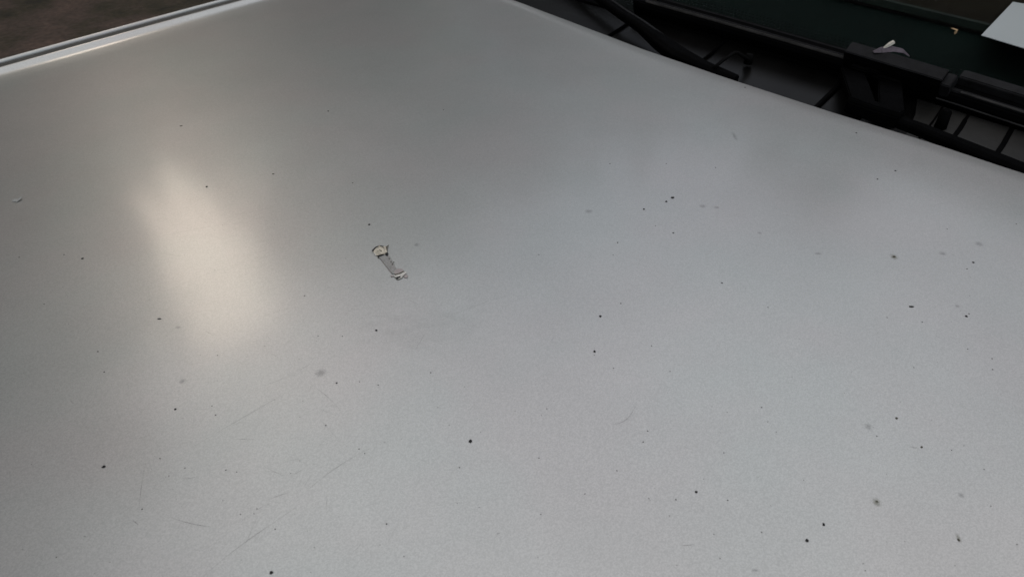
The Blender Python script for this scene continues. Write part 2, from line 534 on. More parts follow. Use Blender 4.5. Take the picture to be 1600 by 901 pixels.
# cowl panel below the windscreen
COWL_Z = H0 - 0.030
WS_X, WS_Z, WS_T = 0.715, H0 - 0.022, math.tan(R(29.0))
Y0, Y1 = -0.60, 0.80
def ws_bow(y): return -0.05 * ((y - YC) / 0.7) ** 2 + 0.0
def ws_pt(x, y, dz=0.0):
    return Vector((x + ws_bow(y), y, WS_Z + WS_T * (x - WS_X) + dz))
WS_N = Vector((-WS_T, 0, 1)).normalized()
def on_ws(px, py, off=0.0):
    """point on the windscreen (lifted by off along its normal) seen at a pixel"""
    d = ray(px, py)
    lo, hi = 0.0, 0.004
    def fn(t):
        p = EYE + d * t - WS_N * off
        return p.z - (WS_Z + WS_T * (p.x - ws_bow(p.y) - WS_X))
    for _ in range(60):
        m = (lo + hi) / 2
        if fn(m) > 0: lo = m
        else: hi = m
    return EYE + d * lo

ys = [Y0 + (Y1 - Y0) * j / 60 for j in range(61)]
cow_prof = [(-0.165, -0.060), (-0.150, -0.016), (-0.130, -0.006), (-0.080, 0.000), (-0.040, 0.004), (-0.012, 0.008), (-0.004, 0.006), (0.004, -0.004)]
cowl = grid('cowl_panel', list(range(len(cow_prof))), ys,
            lambda k, y: (WS_X + ws_bow(y) + cow_prof[int(k)][0], y, COWL_Z + cow_prof[int(k)][1]), M_COWL, car)
# raised black ribs put in for the dark stripes reflected in the cowl
def cowl_reflection(y, w, h):
    pts = []
    for k in range(1, len(cow_prof) - 2):
        pts.append(Vector((WS_X + ws_bow(y) + cow_prof[k][0], y + 0.004 * k, COWL_Z + cow_prof[k][1])))
    return sweep('rib', pts, [(-w * 2, -0.004), (-w, h), (w, h), (w * 2, -0.004)], M_BLACK, cowl, bevel=0.0005)
M_COWL_SHEEN = simple('cowl_sheen_grey', (0.016, 0.0155, 0.0145), 0.5, var=0.6, scale=22, bump=0.3, spec=0.2)  # lighter grey panel added for the sheen on this end of the cowl
sheen_ys = [-0.30 + 0.475 * j / 30 for j in range(31)]
grid('cowl_sheen', list(range(2, 6)), sheen_ys, lambda k, y: (WS_X + ws_bow(y) + cow_prof[int(k)][0] + (.006 if k == 2 else -.004 if k == 5 else 0), y + (.010 * (k - 2) if y > .17 else 0), COWL_Z + cow_prof[int(k)][1] + .0022), M_COWL_SHEEN, cowl)
for i in (0, 1, 2, 3, 4, 5, 6, 7, 8, 9, 10, 11, 15, 18):
    cowl_reflection(-0.15 + i * 0.036 + random.uniform(-.012, .012), random.choice([.0007, .0010, .0018]), random.uniform(.0030, .0040))
# rubber strip that the bonnet closes on
sweep('bonnet_seal', [(WS_X + ws_bow(y) - 0.146, y, COWL_Z - 0.006) for y in ys], [(-.008, -.01), (-.008, .008), (0, .014), (.008, .008), (.008, -.01)], M_RUBBER, cowl)

# windscreen
wx = [WS_X + 0.66 * i / 30 for i in range(31)]
def ws_solid():
    verts, faces = [], []
    ny = len(ys)
    for lay in (0.0, -0.005):
        for x in wx:
            for y in ys:
                verts.append(ws_pt(x, y) + WS_N * lay)
    m = len(wx) * ny
    for i in range(len(wx) - 1):
        for j in range(ny - 1):
            q = (i * ny + j, (i + 1) * ny + j, (i + 1) * ny + j + 1, i * ny + j + 1)
            faces.append(q); faces.append(tuple(a + m for a in q[::-1]))
    for j in range(ny - 1):
        faces.append((j, j + 1, j + 1 + m, j + m))
        a = (len(wx) - 1) * ny
        faces.append((a + j + 1, a + j, a + j + m, a + j + 1 + m))
    return from_py('windscreen', verts, faces, M_GLASS, car)
ws = ws_solid()
# black ceramic border printed on the inner face
FRIT_W = 0.034
def border():
    xs = [WS_X - 0.004 + FRIT_W * i / 4 for i in range(5)]
    grid('ceramic_border', xs, ys, lambda x, y: ws_pt(x, y) - WS_N * 0.0062, M_FRIT, ws)
    # rows of dots that fade the border out
    verts, faces = [], []
    for r in range(3):
        rad = 0.0014 - 0.0002 * r
        n_ = int((Y1 - Y0) / 0.0042)
        for k in range(n_):
            y = Y0 + (k + (r % 2) * .5) * 0.0042
            c = Vector((WS_X - 0.004 + FRIT_W + 0.0016 + r * 0.0034, y))
            i = len(verts)
            for q in range(6):
                a = q * math.pi / 3
                verts.append(ws_pt(c.x + math.cos(a) * rad, y + math.sin(a) * rad) - WS_N * 0.0062)
            faces.append(tuple(range(i, i + 6)))
    o = from_py('ceramic_dots', verts, faces, M_FRIT, ws, False)
    o['kind'] = 'stuff'
print('FRIT', [on_ws(*p).x - ws_bow(on_ws(*p).y) for p in ((1400,28),(1600,75),(1100,0),(1560,40))])
border()
sweep('windscreen_trim', [ws_pt(WS_X - 0.001, y) + Vector((-0.003, 0, -0.001)) for y in ys], [(-.003, -.006), (-.003, .003), (0.002, .0045), (.006, .003), (.006, -.006)], M_RUBBER, ws)

# cabin: dashboard, lining, pillars, roof so that the inside is as dark as it is
grid('demister_trough', [0.722, 0.76, 0.80, 0.84, 0.868, 0.871, 0.873], [-0.60 + 1.385 * j / 40 for j in range(41)],
     lambda x, y: (x + ws_bow(y) * .6, y, H0 - 0.053 + 0.06 * min(1, (x - 0.722) / 0.20) - (.012 if x > .872 else 0)), M_TROUGH, car)
grid('dashboard', [0.872 + 0.40 * i / 24 for i in range(25)], [-0.60 + 1.385 * j / 40 for j in range(41)],
     lambda x, y: (x + ws_bow(y) * .6, y, H0 - 0.010 + 0.020 * math.sin((x - .872) * 9) + 0.006 * math.sin((y - .1) * 6) - 0.9 * max(0, x - 1.15)), M_DASH, car)
sweep('dashboard_lip', [(0.872 + ws_bow(y) * .6, y, H0 + 0.0015) for y in ys], [(-.004, -.006), (-.003, .001), (0, .002), (.003, .001), (.004, -.006)], M_LIP, car)
grid('cabin_lining', [0, 1, 2, 3], [-0.62, 0.80], lambda k, y: [(2.3, y, 0.4), (2.3, y, 1.36), (1.30, y, 1.325), (1.28, y, 1.325)][int(k)], M_LINER, car)
for sy in (Y0 - 0.012, Y1 - 0.012):
    from_py('side_lining', [(0.70, sy, 0.90), (2.3, sy, 0.4), (2.3, sy, 1.33), (1.30, sy, 1.30), (0.70, sy, 0.955)], [(0, 1, 2, 3, 4)], M_LINER, car, False)
for sy in (Y0 - 0.02, Y1 - 0.005):
    from_py('door', [(0.75, sy, 0.4), (2.3, sy, 0.4), (2.3, sy, 1.34), (1.33, sy, 1.32), (0.75, sy, 0.97), (0.75, sy + .02, 0.4), (2.3, sy + .02, 0.4), (2.3, sy + .02, 1.34), (1.33, sy + .02, 1.32), (0.75, sy + .02, 0.97)],
            [(0, 1, 2, 3, 4), (9, 8, 7, 6, 5), (0, 5, 6, 1), (1, 6, 7, 2), (2, 7, 8, 3), (3, 8, 9, 4), (4, 9, 5, 0)], M_PAINT, car, False)
    sweep('pillar', [ws_pt(WS_X - 0.02 + 0.70 * i / 10, sy + 0.01) for i in range(11)], [(-.028, -.012), (-.026, .010), (0, .016), (.026, .010), (.028, -.012)], M_PAINT, car)
grid('roof', [1.31 + 1.2 * i / 16 for i in range(17)], ys, lambda x, y: (x + ws_bow(y), y, WS_Z + WS_T * (1.35 - WS_X) + 0.03 * math.sin((x - 1.31) * 1.6) - 0.04 * ((y - YC) / .7) ** 4), M_PAINT, car)

# ---------------------------------------------------------------- wipers
def lerp_path(pts, n=8):
    out = []
    for a, b in zip(pts, pts[1:]):
        for k in range(n):
            out.append(a.lerp(b, k / n))
    out.append(pts[-1])
    return out

# blade: rubber lip below, body, spoiler ledge and a worn flat top
BL = [(1006, 22), (1130, 58), (1330, 118), (1500, 172), (1680, 232)]     # foot of the blade, on the glass
foot = [on_ws(px, py, 0.0) for px, py in BL]
bl_dir = (foot[-1] - foot[0]).normalized()
wiper = sweep('wiper', lerp_path([p + WS_N * 0.0075 for p in foot]),
              [(-.0065, 0), (-.0085, .006), (-.0085, .013), (-.0060, .0155), (.0060, .0155), (.0085, .012), (.0085, .004), (.0065, 0)], M_BLACK, car, up=WS_N)
sweep('rubber_lip', lerp_path([p + WS_N * 0.0002 for p in foot]), [(-.0012, 0), (-.0022, .0085), (.0022, .0085), (.0012, 0)], M_RUBBER, wiper, up=WS_N)
# raised cover: two ribs left and right of the connector
def along(s):           # point on the foot line, s metres from the left end
    rem = s
    for a, b in zip(foot, foot[1:]):
        l = (b - a).length
        if rem <= l: return a.lerp(b, rem / l)
        rem -= l
    return foot[-1]
LEN = sum((b - a).length for a, b in zip(foot, foot[1:]))
def s_of(px, py):
    p = on_ws(px, py); return min(range(400), key=lambda k: (along(LEN * k / 400) - p).length) * LEN / 400
s_a, s_b = s_of(1325, 116), s_of(1475, 164)
print('BLADE len', LEN, s_a, s_b, foot[0], foot[-1])
def piece(name, s0, s1, prof, mat, n=16, bevel=0.0):
    return sweep(name, [along(s0 + (s1 - s0) * k / n) + WS_N * 0.0 for k in range(n + 1)], prof, mat, wiper, up=WS_N, bevel=bevel)
# left and right halves of the blade carry a narrow spoiler, the right half a broad worn top
piece('spoiler', 0.002, s_a + 0.01, [(.0050, .014), (.0030, .0245), (.0005, .0255), (-.0035, .0215), (-.0075, .0150)], M_TOP, bevel=.0006)
piece('spoiler', s_b - 0.01, LEN, [(.0050, .014), (.0030, .0245), (.0005, .0255), (-.0035, .0215), (-.0075, .0150)], M_TOP, bevel=.0006)
piece('cover_strip', s_b + 0.004, LEN, [(-.0060, .018), (-.0080, .0285), (-.0090, .0300), (-.0180, .0290), (-.0190, .0270), (-.0150, .014)], M_TOP, bevel=.0008)
piece('highlight_strip', s_b - 0.02, LEN, [(.0078, .0140), (.0092, .0165), (.0078, .0180), (.0060, .0165)], M_HIGHLIGHT, bevel=.0005)  # pale strips stand in for gloss along the blade
piece('highlight_strip', 0.010, s_a, [(.0036, .0225), (.0042, .0246), (.0028, .0262), (.0014, .0248)], M_HIGHLIGHT, bevel=.0004)
piece('highlight_strip', s_b + 0.012, LEN, [(.0030, .0242), (.0034, .0256), (.0022, .0266), (.0012, .0254)], M_HIGHLIGHT, bevel=.0003)
piece('rear_strip', 0.010, s_a, [(-.0100, .0120), (-.0106, .0168), (-.0128, .0176), (-.0132, .0120)], M_TOP, bevel=.0004)
# end cap with its tan tab
piece('end_cap', -0.006, 0.004, [(-.0095, .002), (-.0095, .017), (.0060, .024), (.0090, .014), (.0090, .002)], M_BLACK, 2, .001)
piece('end_tab', 0.000, 0.020, [(-.0095, .0225), (-.0095, .0250), (-.0020, .0262), (-.0020, .0235)], M_TAB, 2, .0005)
# connector housing over the middle of the blade
CO = [(.0095, .000), (.0098, .032), (.0080, .0375), (-.0030, .0385), (-.0075, .0350), (-.0100, .020), (-.0100, .004)]
conn = piece('connector', s_a, s_b - 0.004, CO, M_BLACK, 4, .0012)
piece('connector_top', s_a + .001, s_b - .003, [(.0085, .0375), (.0080, .0392), (-.0030, .0402), (-.0050, .0385)], M_TOP, 10, .0006)
piece('connector_clip', s_b - .004, s_b + .004, [(.0085, .020), (.0080, .0340), (-.0050, .0350), (-.0080, .0300), (-.0080, .020)], M_TOP, 2, .0008)
# cleft side plates and the arm's hook below the connector
sl = (s_b - s_a)
def blk(name, s0, s1, q0, q1, r0, r1, mat=M_BLACK, bevel=.0012):
    return piece(name, s0, s1, [(q0, r0), (q0, r1), (q1, r1), (q1, r0)], mat, 2, bevel)
blk('side_plate', s_a + .010, s_a + .30 * sl, .0100, .0150, -.004, .030)
blk('side_plate', s_a + .34 * sl, s_a + .62 * sl, .0100, .0150, -.006, .027)
blk('side_plate', s_a + .24 * sl, s_a + .40 * sl, .0085, .0130, .006, .030)
# arm: from the pivot hidden by the bonnet edge to the hook under the connector
def arm_pt(px, py, dz): return on_plane(px, py, H0 + dz)
arm_path = [arm_pt(1342, 170, -.012), arm_pt(1390, 186, -.012), arm_pt(1440, 204, -.014), arm_pt(1500, 229, -.015), arm_pt(1600, 270, -.016), arm_pt(1720, 318, -.018)]
sweep('arm', lerp_path(arm_path, 5), [(-.0048, -.003), (-.0048, .002), (-.003, .0042), (.003, .0042), (.0048, .002), (.0048, -.003)], M_BLACK, wiper,
      scale=[(0.9 + 0.9 * min(1, k / 22), 1.0 + .3 * min(1, k / 22)) for k in range(26)], bevel=.0006)
h0 = arm_pt(1350, 172, -.012); h1 = along(s_a + .10 * sl) + WS_N * .012 + Vector((-.012, 0, 0))
h2 = arm_pt(1392, 186, -.012); h3 = along(s_a + .50 * sl) + WS_N * .012 + Vector((-.012, 0, 0))
HP = [(-.0100, -.004), (-.0100, .004), (.0100, .004), (.0100, -.004)]
sweep('hook', [h0, h0.lerp(h1, .5) + Vector((-.004, 0, .004)), h1], HP, M_BLACK, wiper, up=Vector((0, 1, 0)).cross(Vector((1, 0, 0))).normalized(), bevel=.001)
sweep('hook', [h2, h2.lerp(h3, .5) + Vector((-.004, 0, .004)), h3], HP, M_BLACK, wiper, up=Vector((0, 0, 1)), bevel=.001)
sweep('link_bar', [arm_pt(1328, 158, -.008), arm_pt(1368, 172, -.008), arm_pt(1408, 184, -.008)], [(-.007, -.008), (-.008, .003), (-.004, .0055), (.005, .0055), (.007, .002), (.007, -.008)], M_BLACK, wiper, bevel=.001)
post = arm_pt(1466, 196, -.020)
bmq = bmesh.new()
bmesh.ops.create_cone(bmq, cap_ends=True, segments=14, radius1=.0055, radius2=.0045, depth=.022, matrix=Matrix.Translation(post + Vector((.008, 0, 0))))
bmesh.ops.bevel(bmq, geom=[e for e in bmq.edges if len(e.link_faces) == 2 and e.calc_face_angle(0) > .8], offset=.0008, segments=2, affect='EDGES')
obj('stop_post', bmq, M_BLACK, wiper)

# the second wiper: only its arm is in view
a2 = [arm_pt(860, -60, -.006), arm_pt(925, -10, -.008), arm_pt(972, 24, -.010), arm_pt(1002, 43, -.012), arm_pt(1032, 65, -.014), arm_pt(1062, 87, -.015), arm_pt(1100, 106, -.018), arm_pt(1150, 126, -.022)]
s2 = [(.75, .9), (.75, .9), (.8, .9), (1.0, 1.0), (1.7, 1.3), (1.9, 1.4), (1.5, 1.2), (1.2, 1.0)]
def lerp_scale(sc, n):
    out = []
    for a, b in zip(sc, sc[1:]):
        for k in range(n): out.append((a[0] + (b[0] - a[0]) * k / n, a[1] + (b[1] - a[1]) * k / n))
    out.append(sc[-1]); return out
wiper2 = sweep('wiper', lerp_path(a2, 4), [(-.0055, -.004), (-.0055, .002), (-.003, .0045), (.003, .0045), (.0055, .002), (.0055, -.004)], M_BLACK, car, scale=lerp_scale(s2, 4), bevel=.0006)
sweep('worn_edge', lerp_path([p + Vector((.006, .002, .004)) for p in a2[:6]], 4), [(-.0022, -.001), (-.0018, .0008), (.0018, .0012), (.0022, -.001)], M_TOP, wiper2, bevel=.0003)

# washer hose looping out of the cowl
hz = lambda px, py, dz: on_plane(px, py, COWL_Z + dz)
tube('washer_hose', lerp_path([hz(1108, 112, .010), hz(1118, 104, .018), hz(1133, 92, .021), hz(1147, 83, .022), hz(1153, 83, .021), hz(1162, 89, .018), hz(1170, 94, .013)], 3), .0017, M_RUBBER, car)
bmq = bmesh.new()
bmesh.ops.create_cone(bmq, cap_ends=True, segments=14, radius1=.0045, radius2=.0035, depth=.009, matrix=Matrix.Translation(hz(1170, 92, .012)))
obj('hose_grommet', bmq, M_RUBBER, car)

# ---------------------------------------------------------------- things behind and on the windscreen
# paper on the dashboard behind the glass
def on_dash(px, py, dz=0.006): return on_plane(px, py, H0 + dz)
pp = [on_dash(1533, 56), on_dash(1605, 78), on_dash(1700, 106), on_dash(1740, -30), on_dash(1592, -6)]
paper = slab('paper_sheet', pp, (0, 0, 1), .0006, M_PAPER, None)
tag(paper, 'blank pale bluish sheet of paper lying behind the windscreen glass', 'paper')

leafbit = bpy.data.objects.new('leaf_fragment', None); COL.objects.link(leafbit)
c = on_ws(1492, 48, .0008)
bm = bmesh.new()
def strip(bm, pts, w, n, lift=0.0):
    vs_ = []
    for i, p in enumerate(pts):
        t = (pts[min(i + 1, len(pts) - 1)] - pts[max(i - 1, 0)]).normalized()
        s = t.cross(n).normalized() * (w * (1 - .35 * abs(i / (len(pts) - 1) - .5)))
        vs_.append((bm.verts.new(p - s), bm.verts.new(p + s + n * lift)))
    for a, b in zip(vs_, vs_[1:]): bm.faces.new((a[0], a[1], b[1], b[0]))
strip(bm, [on_ws(1487, 45, .001), on_ws(1490, 46, .003), on_ws(1495, 48, .004), on_ws(1494, 51, .002), on_ws(1491, 53, .001)], .0011, WS_N, .0008)
ext = bmesh.ops.extrude_face_region(bm, geom=list(bm.faces))
bmesh.ops.translate(bm, vec=WS_N * .0004, verts=[v for v in ext['geom'] if isinstance(v, bmesh.types.BMVert)])
bmesh.ops.recalc_face_normals(bm, faces=bm.faces)
bpy.data.objects.remove(leafbit)
lf = obj('leaf_fragment', bm, M_LEAFBIT, None, False)
tag(lf, 'tiny curled tan leaf fragment on the lower windscreen glass', 'leaf')

# pale stub and withered bits caught on the connector
top_c = along(s_a + .30 * sl) + WS_N * .0400
bits = bpy.data.objects.new('plant_scrap', None); COL.objects.link(bits)
bits.location = top_c
tag(bits, 'withered plant scrap with a pale upright stub on the wiper connector', 'plant scrap')
def local(ob):
    ob.parent = bits; ob.matrix_parent_inverse = Matrix.Translation(-top_c)
V = R2; U = Vector((0, 0, 1))
p0 = top_c + Vector((.001, 0, 0))
st = sweep('stub', [p0, p0 + V * .0045 + U * .0035, p0 + V * .0085 + U * .0070, p0 + V * .0120 + U * .0095], [(-.0012, -.0008), (-.0012, .0008), (.0012, .0010), (.0012, -.0008)], M_PETAL, None, scale=[(.5, .6), (.8, .8), (1.5, 1.3), (1.6, 1.2)], bevel=.0002)
local(st)
w = sweep('husk', [p0 - V * .004, p0 + V * .003 + U * .002, p0 + V * .012 + U * .0030, p0 + V * .022 + U * .0012, p0 + V * .030 - U * .004], [(-.004, -.001), (-.003, .0012), (.001, .0016), (.004, -.001)], M_PURPLE, None, scale=[(.4, .5), (1, 1.3), (1.1, 1.2), (.9, 1), (.3, .4)], bevel=.0003)
local(w)

# ---------------------------------------------------------------- marks on the bonnet (pieces of the bonnet)
M_SCR = fade_material('dull_scratch', (0.13, 0.125, 0.115), 0.28, radial=False)
M_SPOT = fade_material('water_spot', (0.22, 0.225, 0.22), 0.26)
M_SPOTG = fade_material('greenish_spot', (0.20, 0.205, 0.14), 0.42)
def bez(pts, n=14):
    pts = [Vector((p[0], p[1], 0)) for p in pts]
    out = []
    m = len(pts) - 1
    for k in range(n + 1):
        t = k / n
        q = pts[:]
        while len(q) > 1: q = [a.lerp(b, t) for a, b in zip(q, q[1:])]
        out.append(q[0])
    return out
def scratch(pts, w=.00022):
    line = [on_hood(p.x, p.y, .00012) for p in bez(pts)]
    verts, faces = [], []
    for i, p in enumerate(line):
        t = (line[min(i + 1, len(line) - 1)] - line[max(i - 1, 0)]).normalized()
        s = t.cross(hood_n(p.x, p.y)) * w * (1 - .75 * abs(2 * i / (len(line) - 1) - 1))
        verts += [p - s, p + s]
    for i in range(len(line) - 1):
        faces.append((2 * i, 2 * i + 1, 2 * i + 3, 2 * i + 2))
    return from_py('scratch', verts, faces, M_SCR, hood)
SCR = [([(447, 613), (400, 640), (300, 698)], .00020), ([(318, 899), (380, 845), (400, 835), (462, 792)], .00026), ([(478, 768), (520, 728), (578, 700)], .00024),
       ([(262, 806), (300, 820), (328, 822)], .00025), ([(228, 722), (219, 760), (217, 800)], .00018), ([(420, 780), (440, 771), (458, 767)], .00022),
       ([(398, 606), (430, 597), (462, 583)], .00018), ([(993, 634), (982, 655), (975, 662), (955, 662)], .00030), ([(1461, 523), (1466, 527), (1472, 528)], .00022),
       ([(480, 596), (515, 618), (535, 645)], .00015), ([(384, 848), (394, 825), (400, 812)], .00018), ([(285, 747), (296, 748), (308, 744)], .00022), ([(367, 686), (380, 685), (395, 686)], .00018),
       ([(208, 812), (212, 816), (216, 819)], .00030), ([(500, 655), (515, 670), (530, 690)], .00013), ([(110, 625), (112, 628), (116, 630)], .00022), ([(690, 500), (730, 480), (790, 462)], .00014),
       ([(1421, 697), (1430, 699), (1436, 699)], .00050), ([(1062, 850), (1072, 853), (1085, 849)], .00020), ([(860, 534), (863, 530), (866, 526)], .00025), ([(560, 300), (620, 292), (700, 268)], .00010),
       ([(215, 380), (300, 352), (420, 345)], .00010), ([(260, 455), (330, 420), (430, 398)], .00010), ([(400, 500), (430, 485), (470, 478)], .00012)]
for pts, w_ in SCR: scratch(pts, w_)
rs = random.Random(21)
for k in range(60):          # hairline swirl marks towards the front of the bonnet
    x, y = rs.gauss(420, 170), rs.gauss(690, 130)
    a = rs.gauss(-.45, .5); l = rs.uniform(5, 22)
    scratch([(x, y), (x + l * math.cos(a), y + l * math.sin(a) + rs.uniform(-3, 3)), (x + 2 * l * math.cos(a), y + 2 * l * math.sin(a))], rs.uniform(.00006, .00014))

bmq = bmesh.new()
bmesh.ops.create_circle(bmq, cap_ends=True, segments=24, radius=1.0)
spot_me = bpy.data.meshes.new('water_spot'); bmq.to_mesh(spot_me); bmq.free()
spot_me.materials.append(M_SPOT)
spot_me2 = spot_me.copy(); spot_me2.materials.clear(); spot_me2.materials.append(M_SPOTG)
M_SMUDGE = fade_material('dirt_smudge', (0.20, 0.20, 0.19), 0.07, nscale=7.0, namp=1.5)
smudge_me = spot_me.copy(); smudge_me.materials.clear(); smudge_me.materials.append(M_SMUDGE)
def px_m(px, py): return (on_hood(px + 1, py) - on_hood(px, py)).length
def spot(px, py, w, h, ang=0.0, me=spot_me):
    p = on_hood(px, py, .00016)
    m = px_m(px, py)
    s = bpy.data.objects.new('water_spot', me)
    link(s, hood)
    vy = (on_hood(px, py + 1) - on_hood(px, py)).length
    n = hood_n(p.x, p.y)
    xax = (R2 - n * R2.dot(n)).normalized(); yax = n.cross(xax)
    rot = Matrix((xax, yax, n)).transposed().to_4x4() @ Matrix.Rotation(ang, 4, 'Z')
    s.matrix_world = Matrix.Translation(p) @ rot @ Matrix.Diagonal((w * m, h * vy, 1, 1))
for a in [(501, 582, 14, 9), (651, 382, 7, 4), (1098, 322, 9, 4), (1120, 324, 7, 3), (1187, 364, 5, 3), (1530, 381, 10, 5), (1496, 478, 6, 3), (1357, 666, 9, 8), (278, 511, 7, 3), (1473, 396, 9, 4),
          (1148, 213, 5, 10), (285, 595, 8, 6), (1278, 396, 9, 3), (1502, 773, 8, 6), (920, 330, 10, 4), (1180, 890, 10, 4)]:
    spot(*a)
spot(660, 512, 240, 84, .12, me=smudge_me)
spot(1370, 784, 10, 9, me=spot_me2); spot(1397, 401, 9, 6, me=spot_me2); spot(1498, 840, 5, 9, me=spot_me2)

# ---------------------------------------------------------------- chip of lifted lacquer near the far edge
def hood_frame(px, py):
    p = on_hood(px, py); n = hood_n(p.x, p.y)
    return p, n
def hood_poly(name, pts, thick, mat, parent=None, lift=0.0002, curl=None, bevel=0.0, origin=None):
    P = [on_hood(x, y, lift) for x, y in pts]
    n = hood_n(P[0].x, P[0].y)
    if curl:
        for i in range(len(P)): P[i] = P[i] + n * curl[i]
    o = slab(name, P, n, thick, mat, None, bevel)
    if parent is not None:
        o.parent = parent; o.matrix_parent_inverse = Matrix.Translation(-parent.location)
    return o
chip = bpy.data.objects.new('lacquer_flake', None); COL.objects.link(chip)
chip.location = on_hood(27, 313)
tag(chip, 'small pale flake with a dark end, alone near the left edge of the silver bonnet', 'flake')
hood_poly('pale_tip', [(24, 315), (28, 312), (34, 309.5), (35, 311), (30, 314.5), (26, 316)], .0004, M_RIB, chip, curl=[0, .0004, .0010, .0010, .0004, 0])
hood_poly('dark_end', [(19, 315), (21, 311.5), (25, 311), (26, 313), (23, 316)], .0004, M_SCRAPGREY, chip)

# ---------------------------------------------------------------- the torn scrap in the middle of the bonnet
Z = lambda x, y: (540 + (x + (x - 640) * .07) / 9.007, 360 + (y + (y - 440) * .05) / 9.01)
scrap = bpy.data.objects.new('torn_scrap', None); COL.objects.link(scrap)
scrap.location = on_hood(610, 408)
tag(scrap, 'little torn scrap with two cream ends and a grey ribbed middle on the silver bonnet', 'scrap')
hood_poly('cream_flake', [Z(*p) for p in [(398, 296), (432, 258), (490, 230), (540, 240), (580, 238), (596, 270), (592, 312), (570, 338), (530, 346), (462, 366), (440, 345), (412, 318)]], .0004, M_CREAM, scrap,
          curl=[.0001, .0003, .0004, .0003, .0003, .0001, .0001, .0001, .0001, .0001, .0001, .0001], bevel=.0002)
hood_poly('pale_bit', [Z(*p) for p in [(400, 300), (414, 318), (448, 350), (446, 366), (415, 335)]], .0003, M_WHITE, scrap)
for pts, mat in [([(392, 288), (430, 248), (490, 222), (545, 236), (548, 246), (490, 236), (438, 262), (406, 302), (390, 300)], M_SPECK),
                 ([(458, 362), (500, 350), (540, 340), (545, 348), (505, 366), (466, 380)], M_SPECK),
                 ([(566, 330), (590, 316), (608, 336), (592, 364), (568, 358)], M_SPECK),
                 ([(574, 240), (588, 232), (612, 216), (606, 230), (592, 246), (594, 300), (584, 296)], M_SPECKB),
                 ([(498, 252), (530, 246), (550, 262), (546, 266), (528, 252)], M_SPECKB),
                 ([(452, 302), (490, 284), (520, 300), (518, 304), (490, 289)], M_SPECKB)]:
    hood_poly('dark_crack', [Z(*p) for p in pts], .0003, mat, scrap, lift=.00065)
hood_poly('grey_film', [Z(*p) for p in [(474, 374), (545, 352), (606, 348), (640, 392), (672, 450), (700, 520), (740, 560), (690, 606), (655, 600), (560, 480)]], .00025, M_SCRAPGREY, scrap)
for k in range(8):
    f = k / 7
    a = (486 + f * 118, 380 - f * 26); b_ = (652 + f * 52, 596 - f * 66)
    hood_poly('rib', [Z(a[0] - 3, a[1]), Z(a[0] + 4, a[1]), Z(b_[0] + 4, b_[1]), Z(b_[0] - 3, b_[1])], .0003, M_RIB if k % 2 else M_PINK, scrap, lift=.00030)
for pt in [(640, 440), (662, 466), (676, 448), (615, 400), (655, 480)]:
    hood_poly('dark_crack', [Z(pt[0] - 7, pt[1]), Z(pt[0], pt[1] - 6), Z(pt[0] + 8, pt[1]), Z(pt[0], pt[1] + 7)], .0003, M_SPECKB, scrap, lift=.0005)
hood_poly('pinkish_film', [Z(*p) for p in [(676, 582), (696, 552), (738, 530), (790, 540), (806, 560), (796, 576), (740, 596), (692, 608)]], .0002, M_PINK, scrap, lift=.0004)
hood_poly('white_flake', [Z(*p) for p in [(672, 628), (705, 612), (745, 604), (800, 582), (836, 578), (846, 600), (806, 622), (786, 652), (742, 676), (714, 668)]], .0003, M_WHITE, scrap, lift=.0004, bevel=.0001,
          curl=[0, .0001, .0001, .0001, .0002, .0002, .0001, 0, 0, 0])
hood_poly('dark_crack', [Z(*p) for p in [(704, 656), (722, 644), (760, 636), (766, 648), (736, 664), (712, 668)]], .0002, M_SPECK, scrap, lift=.0007)
hood_poly('dark_crack', [Z(*p) for p in [(684, 610), (740, 598), (800, 566), (820, 574), (760, 604), (690, 622)]], .0002, M_SPECKB, scrap, lift=.0007)
hood_poly('grey_bit', [Z(*p) for p in [(806, 634), (830, 614), (862, 622), (860, 648), (836, 658), (812, 650)]], .0002, M_PINK, scrap)
hood_poly('grey_bit', [Z(*p) for p in [(632, 628), (656, 622), (676, 630), (660, 642), (640, 640)]], .0003, M_PINK, scrap)

# ---------------------------------------------------------------- grit on the bonnet
def grit_mesh(seed, mat):
    rn = random.Random(seed)
    bm = bmesh.new()
    bmesh.ops.create_icosphere(bm, subdivisions=2, radius=1.0)
    off = Vector((rn.uniform(0, 50), rn.uniform(0, 50), rn.uniform(0, 50)))
    for v in bm.verts:
        k = 1 + .45 * noise.noise(v.co * 1.3 + off)
        v.co = Vector((v.co.x * k, v.co.y * k, v.co.z * k * .55 + .35))
    me = bpy.data.meshes.new('grit_speck'); bm.to_mesh(me); bm.free()
    me.materials.append(mat)
    return me
M_SPECKL = simple('dark_grey_grit', (0.035, 0.034, 0.031), 0.8)
GT = [grit_mesh(30 + s, M_SPECKL) for s in range(6)]
GM = [grit_mesh(s, M_SPECK) for s in range(6)] + [grit_mesh(9, M_SPECKB), grit_mesh(10, M_SPECKB)]
def grit(px, py, w, h=None, label=None, group=None, me=0, ang=0.0):
    h = h or w
    p = on_hood(px, py)
    m = px_m(px, py)
    n = hood_n(p.x, p.y)
    xax = (R2 - n * R2.dot(n)).normalized(); yax = n.cross(xax)
    o = bpy.data.objects.new('grit_speck', GM[me] if me < 20 else GT[me - 20]); COL.objects.link(o)
    rot = Matrix((xax, yax, n)).transposed().to_4x4() @ Matrix.Rotation(ang, 4, 'Z')
    o.matrix_world = Matrix.Translation(p) @ rot @ Matrix.Diagonal((w * m * .50, h * m * .58, min(w, h) * m * .38, 1))
    tag(o, label, 'speck', group)
    return o
